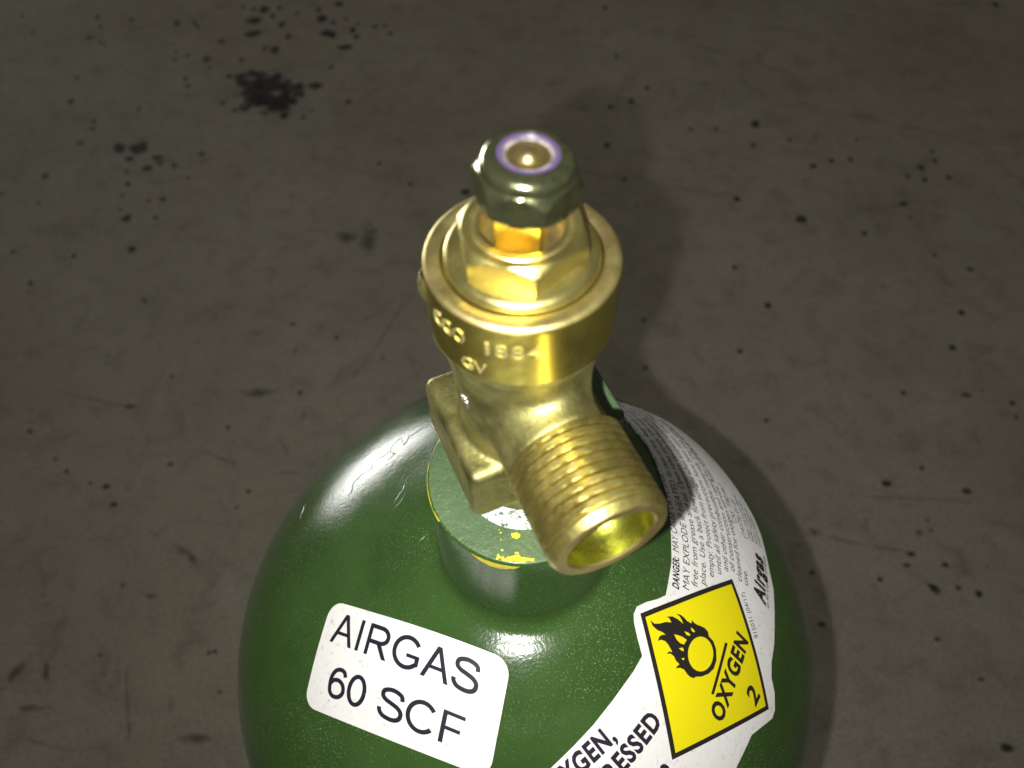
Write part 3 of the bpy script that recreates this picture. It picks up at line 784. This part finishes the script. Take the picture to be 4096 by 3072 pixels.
# forged body as one blended solid (signed distance field, surface nets)
def body_mesh(step=0.5):
    A = np.arange(-22, 21.5, step)
    B = np.arange(-20, 20.1, step)
    Z = np.arange(5, 66.1, step)
    a_, b_, z = np.meshgrid(A, B, Z, indexing='ij')
    def box(p, c, h, r):
        q = [np.abs(x - cc) - hh + r for x, cc, hh in zip(p, c, h)]
        out = np.sqrt(sum(np.maximum(x, 0) ** 2 for x in q))
        return out + np.minimum(np.maximum(q[0], np.maximum(q[1], q[2])), 0) - r
    def smin(d1, d2, k):
        hh = np.clip(0.5 + 0.5 * (d2 - d1) / k, 0, 1)
        return d2 * (1 - hh) + d1 * hh - k * hh * (1 - hh)
    def cyl(rad, t0, t1, axial, r, rnd):
        dr = rad - r + rnd
        dz = np.abs(axial - (t0 + t1) / 2) - (t1 - t0) / 2 + rnd
        return np.minimum(np.maximum(dr, dz), 0) + np.sqrt(np.maximum(dr, 0) ** 2 + np.maximum(dz, 0) ** 2) - rnd
    rv = np.sqrt(a_ ** 2 + b_ ** 2)
    core_r = 12.3 + 1.7 * np.clip((z - 36) / 16, 0, 1) + 1.2 * np.clip((z - 53.5) / 3.5, 0, 1)
    core = np.maximum(rv - core_r, np.maximum(z - 58.5, 12 - z))
    block = box((a_, b_, z), (-2.7, 0, 17.6), (13.6, 15.75, 8.3), 2.0)
    boss = cyl(np.sqrt((b_ * np.where(b_ > 0, 1.24, 1.03)) ** 2 + (z - 37.6) ** 2), -2, 19.2, a_, 11.3, 1.0)
    relief = cyl(np.sqrt(b_ ** 2 + (z - 42) ** 2), -19.5, 2, a_, 8.5, 1.2)
    d = smin(core, boss, 4.0)
    d = smin(d, relief, 4.0)
    d = smin(d, block, 1.8)
    for ca, cb, cz, rr_ in ((-7.0, -12.3, 63.0, 3.4), (-4.5, -11.6, 52.5, 3.4)):
        sp = np.sqrt((a_ - ca) ** 2 + (b_ - cb) ** 2 + ((z - cz) * 0.75) ** 2) - rr_
        d = smin(d, sp, 2.0)
    shank = np.maximum(rv - 12.2, np.maximum(z - 20, 5.5 - z))
    d = np.minimum(d, shank)
    ins = d < 0
    nx, ny, nz = d.shape
    # cells that straddle the surface
    acc = np.zeros((nx - 1, ny - 1, nz - 1, 3))
    cnt = np.zeros((nx - 1, ny - 1, nz - 1))
    corners = [(i, j, k) for i in (0, 1) for j in (0, 1) for k in (0, 1)]
    for c0 in corners:
        for ax in range(3):
            if c0[ax]:
                continue
            c1 = list(c0)
            c1[ax] = 1
            s0 = d[c0[0]:nx - 1 + c0[0], c0[1]:ny - 1 + c0[1], c0[2]:nz - 1 + c0[2]]
            s1 = d[c1[0]:nx - 1 + c1[0], c1[1]:ny - 1 + c1[1], c1[2]:nz - 1 + c1[2]]
            cross = (s0 < 0) != (s1 < 0)
            t = np.where(cross, s0 / np.where(cross, s0 - s1, 1), 0)
            for k in range(3):
                acc[..., k] += np.where(cross, c0[k] + (t if k == ax else 0), 0)
            cnt += cross
    act = cnt > 0
    idx = -np.ones(act.shape, int)
    idx[act] = np.arange(act.sum())
    loc = np.argwhere(act) + acc[act] / cnt[act][:, None]
    co = np.stack([A[0] + loc[:, 0] * step, B[0] + loc[:, 1] * step, Z[0] + loc[:, 2] * step], 1)
    quads = []
    for ax in range(3):
        sl0 = [slice(1, -1)] * 3
        sl1 = [slice(1, -1)] * 3
        sl0[ax] = slice(0, -1)
        sl1[ax] = slice(1, None)
        i0, i1 = ins[tuple(sl0)], ins[tuple(sl1)]
        off = [1, 1, 1]
        off[ax] = 0
        u, v = [(1, 2), (2, 0), (0, 1)][ax]
        for flag, e in ((True, i0 & ~i1), (False, ~i0 & i1)):
            p = np.argwhere(e) + off
            if not len(p):
                continue
            def at(du, dv):
                q = p.copy()
                q[:, u] -= du
                q[:, v] -= dv
                return idx[q[:, 0], q[:, 1], q[:, 2]]
            q4 = np.stack([at(1, 1), at(0, 1), at(0, 0), at(1, 0)], 1)
            quads.append(q4 if flag else q4[:, ::-1])
    quads = np.concatenate(quads)
    vs_ = [PA(*c) for c in co]
    return mesh('valve_body', vs_, [tuple(int(i) for i in q) for q in quads if min(q) >= 0])

me = body_mesh()
bm = bmesh.new()
bm.from_mesh(me)
for _ in range(2):
    bmesh.ops.smooth_vert(bm, verts=bm.verts, factor=0.5, use_axis_x=True, use_axis_y=True, use_axis_z=True)
bmesh.ops.recalc_face_normals(bm, faces=bm.faces)
bm.to_mesh(me)
bm.free()
body = link('valve_body', me, M_FORGED, gas, True, None)
body['label'] = 'forged brass valve body with wrench block'

# bright burrs left on the side of the body
bm = bmesh.new()
for k, (x, y, z) in enumerate([(-10.8, -7.1, 42.0), (-10.7, -7.0, 40.5), (-10.1, -8.0, 41.4), (-9.6, -8.5, 40.9), (-10.3, -8.0, 42.6), (-9.9, -8.0, 40.4), (-9.5, -8.5, 40.2)]):
    bmesh.ops.create_icosphere(bm, subdivisions=2, radius=0.00042 + 0.00012 * (k % 3), matrix=Matrix.Translation(P3(x * 1.005, y * 1.005, z)))
me = bpy.data.meshes.new('burrs')
bm.to_mesh(me)
bm.free()
link('burrs', me, M_BURR, body, True, None)['kind'] = 'stuff'

# tape-wrapped taper thread between block and neck
lathe('thread_tape', [(12.3, 6.5), (12.9, 5.6), (12.5, 4.8), (13.1, 3.9), (12.7, 3.0), (13.3, 2.1), (12.9, 1.2), (13.6, 0.5), (13.9, 0.05)], M_TAPE, body, 64)

# green painted lug on the neck
def rbox(name, c, h, r, m, parent, seg=4):
    bm = bmesh.new()
    bmesh.ops.create_cube(bm, size=2)
    for v in bm.verts:
        v.co = Vector((c[0] + v.co.x * h[0], c[1] + v.co.y * h[1], c[2] + v.co.z * h[2]))
    bmesh.ops.bevel(bm, geom=bm.edges[:], offset=r, segments=seg, profile=0.5, affect='EDGES')
    for v in bm.verts:
        v.co = PA(*v.co)
    bmesh.ops.recalc_face_normals(bm, faces=bm.faces)
    me = bpy.data.meshes.new(name)
    bm.to_mesh(me)
    bm.free()
    return link(name, me, m, parent, True, None)
lug = rbox('neck_lug', (-6.0, 17.8, 1.0), (10.0, 5.0, 15.0), 1.4, M_NECKTOP, neck)
lug['label'] = 'green painted lug on the neck behind the valve'

# machined collar
prof = [(12.5, 57.6), (15.6, 57.3), (15.85, 57.7), (15.85, 70.2)] + arc(14.75, 70.3, 1.1, 0, 90, 6) + [(13.6, 71.45), (13.0, 71.15), (12.9, 70.4), (8.0, 70.4)]
collar = lathe('collar', prof, M_TURNED, body, 128, angle=25)
rim = lathe('collar_rim', arc(14.76, 70.33, 1.13, 25, 95, 6) + [(13.6, 71.5), (13.05, 71.2)], M_RIM, body, 128, angle=40)

# stamped marks round the collar
def stamp(txt, az0, z, cap, width, tiltdeg=0.0):
    vv, ff = text_verts(txt, -0.004, 2)
    x0 = min(v[0] for v in vv)
    x1 = max(v[0] for v in vv)
    ky = cap / CAP
    kx = width / (x1 - x0)
    rr_ = 15.85
    bm = bmesh.new()
    bv = [bm.verts.new(((x - x0) * kx, y * ky, 0)) for x, y in vv]
    for f in ff:
        try:
            bm.faces.new([bv[i] for i in f])
        except ValueError:
            pass
    ex = bmesh.ops.extrude_face_region(bm, geom=bm.faces[:])
    top = [v for v in ex['geom'] if isinstance(v, bmesh.types.BMVert)]
    for v in top:
        v.co.z = 0.16
    for v in bm.verts:
        t = math.radians(az0) + v.co.x / rr_
        r = rr_ - 0.05 + v.co.z
        v.co = P3(r * math.cos(t), r * math.sin(t), z + v.co.y + math.tan(math.radians(tiltdeg)) * v.co.x)
    bmesh.ops.recalc_face_normals(bm, faces=bm.faces)
    me = bpy.data.meshes.new('stamped_mark')
    bm.to_mesh(me)
    bm.free()
    link('stamped_mark', me, M_STAMP, collar, False)
stamp('CGO', -151, 64.6, 3.2, 7.4)
stamp('1', -111.0, 64.6, 3.0, 0.6)
stamp('8', -105.5, 64.6, 3.0, 2.0)
stamp('8', -96.2, 64.6, 3.0, 2.0)
stamp('4', -87.5, 64.6, 3.0, 2.1)
stamp('GV', -128, 58.9, 2.7, 4.6)

# threaded outlet
def outlet():
    pitch = 1.81
    a0, a1 = 18.6, 36.6
    seg = 96
    rows = []
    na = 240
    vs_, fs = [], []
    for i in range(na + 1):
        a_ = a0 + (a1 - a0) * i / na
        for j in range(seg):
            t = 2 * math.pi * j / seg
            ph = ((a_ / pitch) - j / seg) % 1.0
            dep = 0.0
            if ph < 0.32:
                dep = 1.6 * (1 - abs(ph / 0.16 - 1)) ** 0.75
            env = min(1, max(0, (a_ - a0 - 0.4) / 1.2)) * min(1, max(0, (a1 - 1.9 - a_) / 0.6))
            r = 11.2 - dep * env
            r += 0.09 * noise.noise(Vector((a_ * 1.1, math.cos(t) * 9, math.sin(t) * 9))) * env
            if i == 0:
                r = 8.6
            if a_ > a1 - 1.3:
                r -= (a_ - a1 + 1.3) * 0.55
            vs_.append(PA(a_, r * math.sin(t), 37.6 + r * math.cos(t)))
    for i in range(na):
        for j in range(seg):
            k = (j + 1) % seg
            fs.append((i * seg + j, i * seg + k, (i + 1) * seg + k, (i + 1) * seg + j))
    return vs_, fs, seg, na
vs_, fs, seg, na = outlet()
ot = link('outlet', mesh('outlet', vs_, fs), M_THREAD, body, True, 60)
ot['label'] = 'brass outlet with coarse external thread'
def ring_tube(name, prof, m, parent, seg=96, angle=35):
    vs_, fs = [], []
    for r, a_ in prof:
        for j in range(seg):
            t = 2 * math.pi * j / seg
            vs_.append(PA(a_, r * math.sin(t), 37.6 + r * math.cos(t)))
    for i in range(len(prof) - 1):
        for j in range(seg):
            k = (j + 1) % seg
            fs.append((i * seg + j, i * seg + k, (i + 1) * seg + k, (i + 1) * seg + j))
    return link(name, mesh(name, vs_, fs), m, parent, True, angle)
ring_tube('outlet_face', [(10.49, 36.59), (10.3, 36.8), (8.5, 36.8), (8.1, 36.4)], M_RIM, ot)
ring_tube('bore', [(8.1, 36.42), (8.0, 33), (7.9, 30.0), (7.6, 29.6), (4.2, 25.5), (3.4, 25.0), (3.4, 14), (0.02, 14)], M_BORE, ot)

# packing nut: round flange with hexagon on top
prof = [(12.6, 70.0)] + arc(10.9, 71.3, 1.7, 0, 84, 8) + [(9.0, 73.1)]
pack = lathe('packing_nut', prof, M_HEX, body, 96, angle=40)
def hexprism(name, rc, a0deg, z0, z1, chamfer_r, zc, top_r, m, parent, cx=0, cy=0, bot=None, tilt=None, seg=72):
    """hexagon with a turned chamfer: radius limited by a cone near the top (and bottom)"""
    apo = rc * math.cos(math.radians(30))
    def hr(t):
        d = (math.degrees(t) - a0deg + 30) % 60 - 30
        # corner at d = 0
        return apo / math.cos(math.radians(30 - abs(d)))
    zs2 = [z0 + (z1 - z0) * i / 16 for i in range(17)]
    vs_, fs = [], []
    n = 17
    for j in range(seg):
        t = 2 * math.pi * j / seg + math.radians(a0deg)
        for z in zs2:
            r = hr(t)
            if z > zc:
                lim = rc * 1.02 - (rc * 1.02 - chamfer_r) * (z - zc) / (z1 - zc)
                r = min(r, lim)
            if bot and z < bot[0]:
                lim = rc * 1.02 - (rc * 1.02 - bot[1]) * (bot[0] - z) / (bot[0] - z0)
                r = min(r, lim)
            q = Vector((r * math.cos(t), r * math.sin(t), z))
            if tilt:
                q = tilt(q)
            vs_.append(P3(q.x + cx, q.y + cy, q.z))
        q = Vector((top_r * math.cos(t), top_r * math.sin(t), z1))
        if tilt:
            q = tilt(q)
        vs_.append(P3(q.x + cx, q.y + cy, q.z))
        q = Vector((top_r * 0.7 * math.cos(t), top_r * 0.7 * math.sin(t), z0))
        if tilt:
            q = tilt(q)
        vs_.append(P3(q.x + cx, q.y + cy, q.z))
    st = n + 2
    for j in range(seg):
        k = (j + 1) % seg
        for i in range(n):
            fs.append((j * st + i, k * st + i, k * st + i + 1, j * st + i + 1))
        fs.append((j * st + n + 1, k * st + n + 1, k * st, j * st))
    me = mesh(name, vs_, fs)
    return link(name, me, m, parent, True, 22)
hx = hexprism('hexagon', 10.8, -79.3, 72.2, 77.8, 9.2, 76.1, 6.6, M_HEX, pack)
lathe('gland_recess', [(8.0, 77.78), (7.8, 77.98), (7.3, 77.95), (7.0, 77.6), (6.6, 77.5), (6.4, 77.2), (6.1, 74.9), (0.02, 74.9)], M_RIM, pack, 64)
# square valve stem
def stem():
    bm = bmesh.new()
    zs2 = (74.0, 84.5)
    rho = 5.3
    vv = []
    for z in zs2:
        for k in range(4):
            t = math.radians(-90 + 33 + 90 * k)
            vv.append(bm.verts.new((rho * math.cos(t), rho * math.sin(t), z)))
    for k in range(4):
        bm.faces.new((vv[k], vv[(k + 1) % 4], vv[4 + (k + 1) % 4], vv[4 + k]))
    bm.faces.new(vv[4:])
    bm.faces.new(vv[:4][::-1])
    bmesh.ops.bevel(bm, geom=[e for e in bm.edges if abs(e.verts[0].co.z - e.verts[1].co.z) > 1], offset=0.5, segments=3, profile=0.5, affect='EDGES')
    for v in bm.verts:
        v.co = P3(*v.co)
    bmesh.ops.recalc_face_normals(bm, faces=bm.faces)
    me = bpy.data.meshes.new('stem')
    bm.to_mesh(me)
    bm.free()
    return link('stem', me, M_STEM, body, True, 40)
stem()
# lock nut: hexagon, rounded collar, purple insert, stem tip
NX, NY = 0.75, 0.0
tq = Matrix.Rotation(math.radians(3.0), 4, 'Y') @ Matrix.Rotation(math.radians(-1.0), 4, 'X')
def tilt(q):
    p = q - Vector((0, 0, 86))
    return (tq @ p) + Vector((0, 0, 86))
nut = hexprism('lock_nut', 8.3, -72, 83.0, 88.8, 6.9, 86.6, 6.6, M_NUT, body, NX, NY, (84.6, 6.9), tilt, 96)
nut['label'] = 'greenish zinc plated lock nut with purple insert'
lathe('nut_collar', [(7.0, 87.6), (6.95, 88.6)] + arc(4.9, 89.0, 2.05, 0, 82, 10) + [(5.0, 91.1), (4.55, 91.05), (4.5, 90.6)], M_NUT, nut, 96, NX, NY, angle=60, tilt=tilt)
lathe('nylon_insert', [(4.56, 90.75), (4.5, 91.0), (3.9, 91.0), (3.75, 90.8)], M_PURPLE, nut, 72, NX, NY, tilt=tilt)
lathe('insert_lip', [(3.78, 90.85), (3.6, 90.9), (3.2, 90.75), (2.95, 90.3)], M_PALE, nut, 72, NX, NY, tilt=tilt)
lathe('stem_tip', [(3.3, 90.2), (3.1, 90.62), (2.8, 90.6), (2.1, 90.25), (1.7, 90.3), (1.35, 90.9), (0.9, 91.3), (0.4, 91.5), (0.02, 91.55)], M_TIP, nut, 64, NX, NY, angle=60, tilt=tilt)
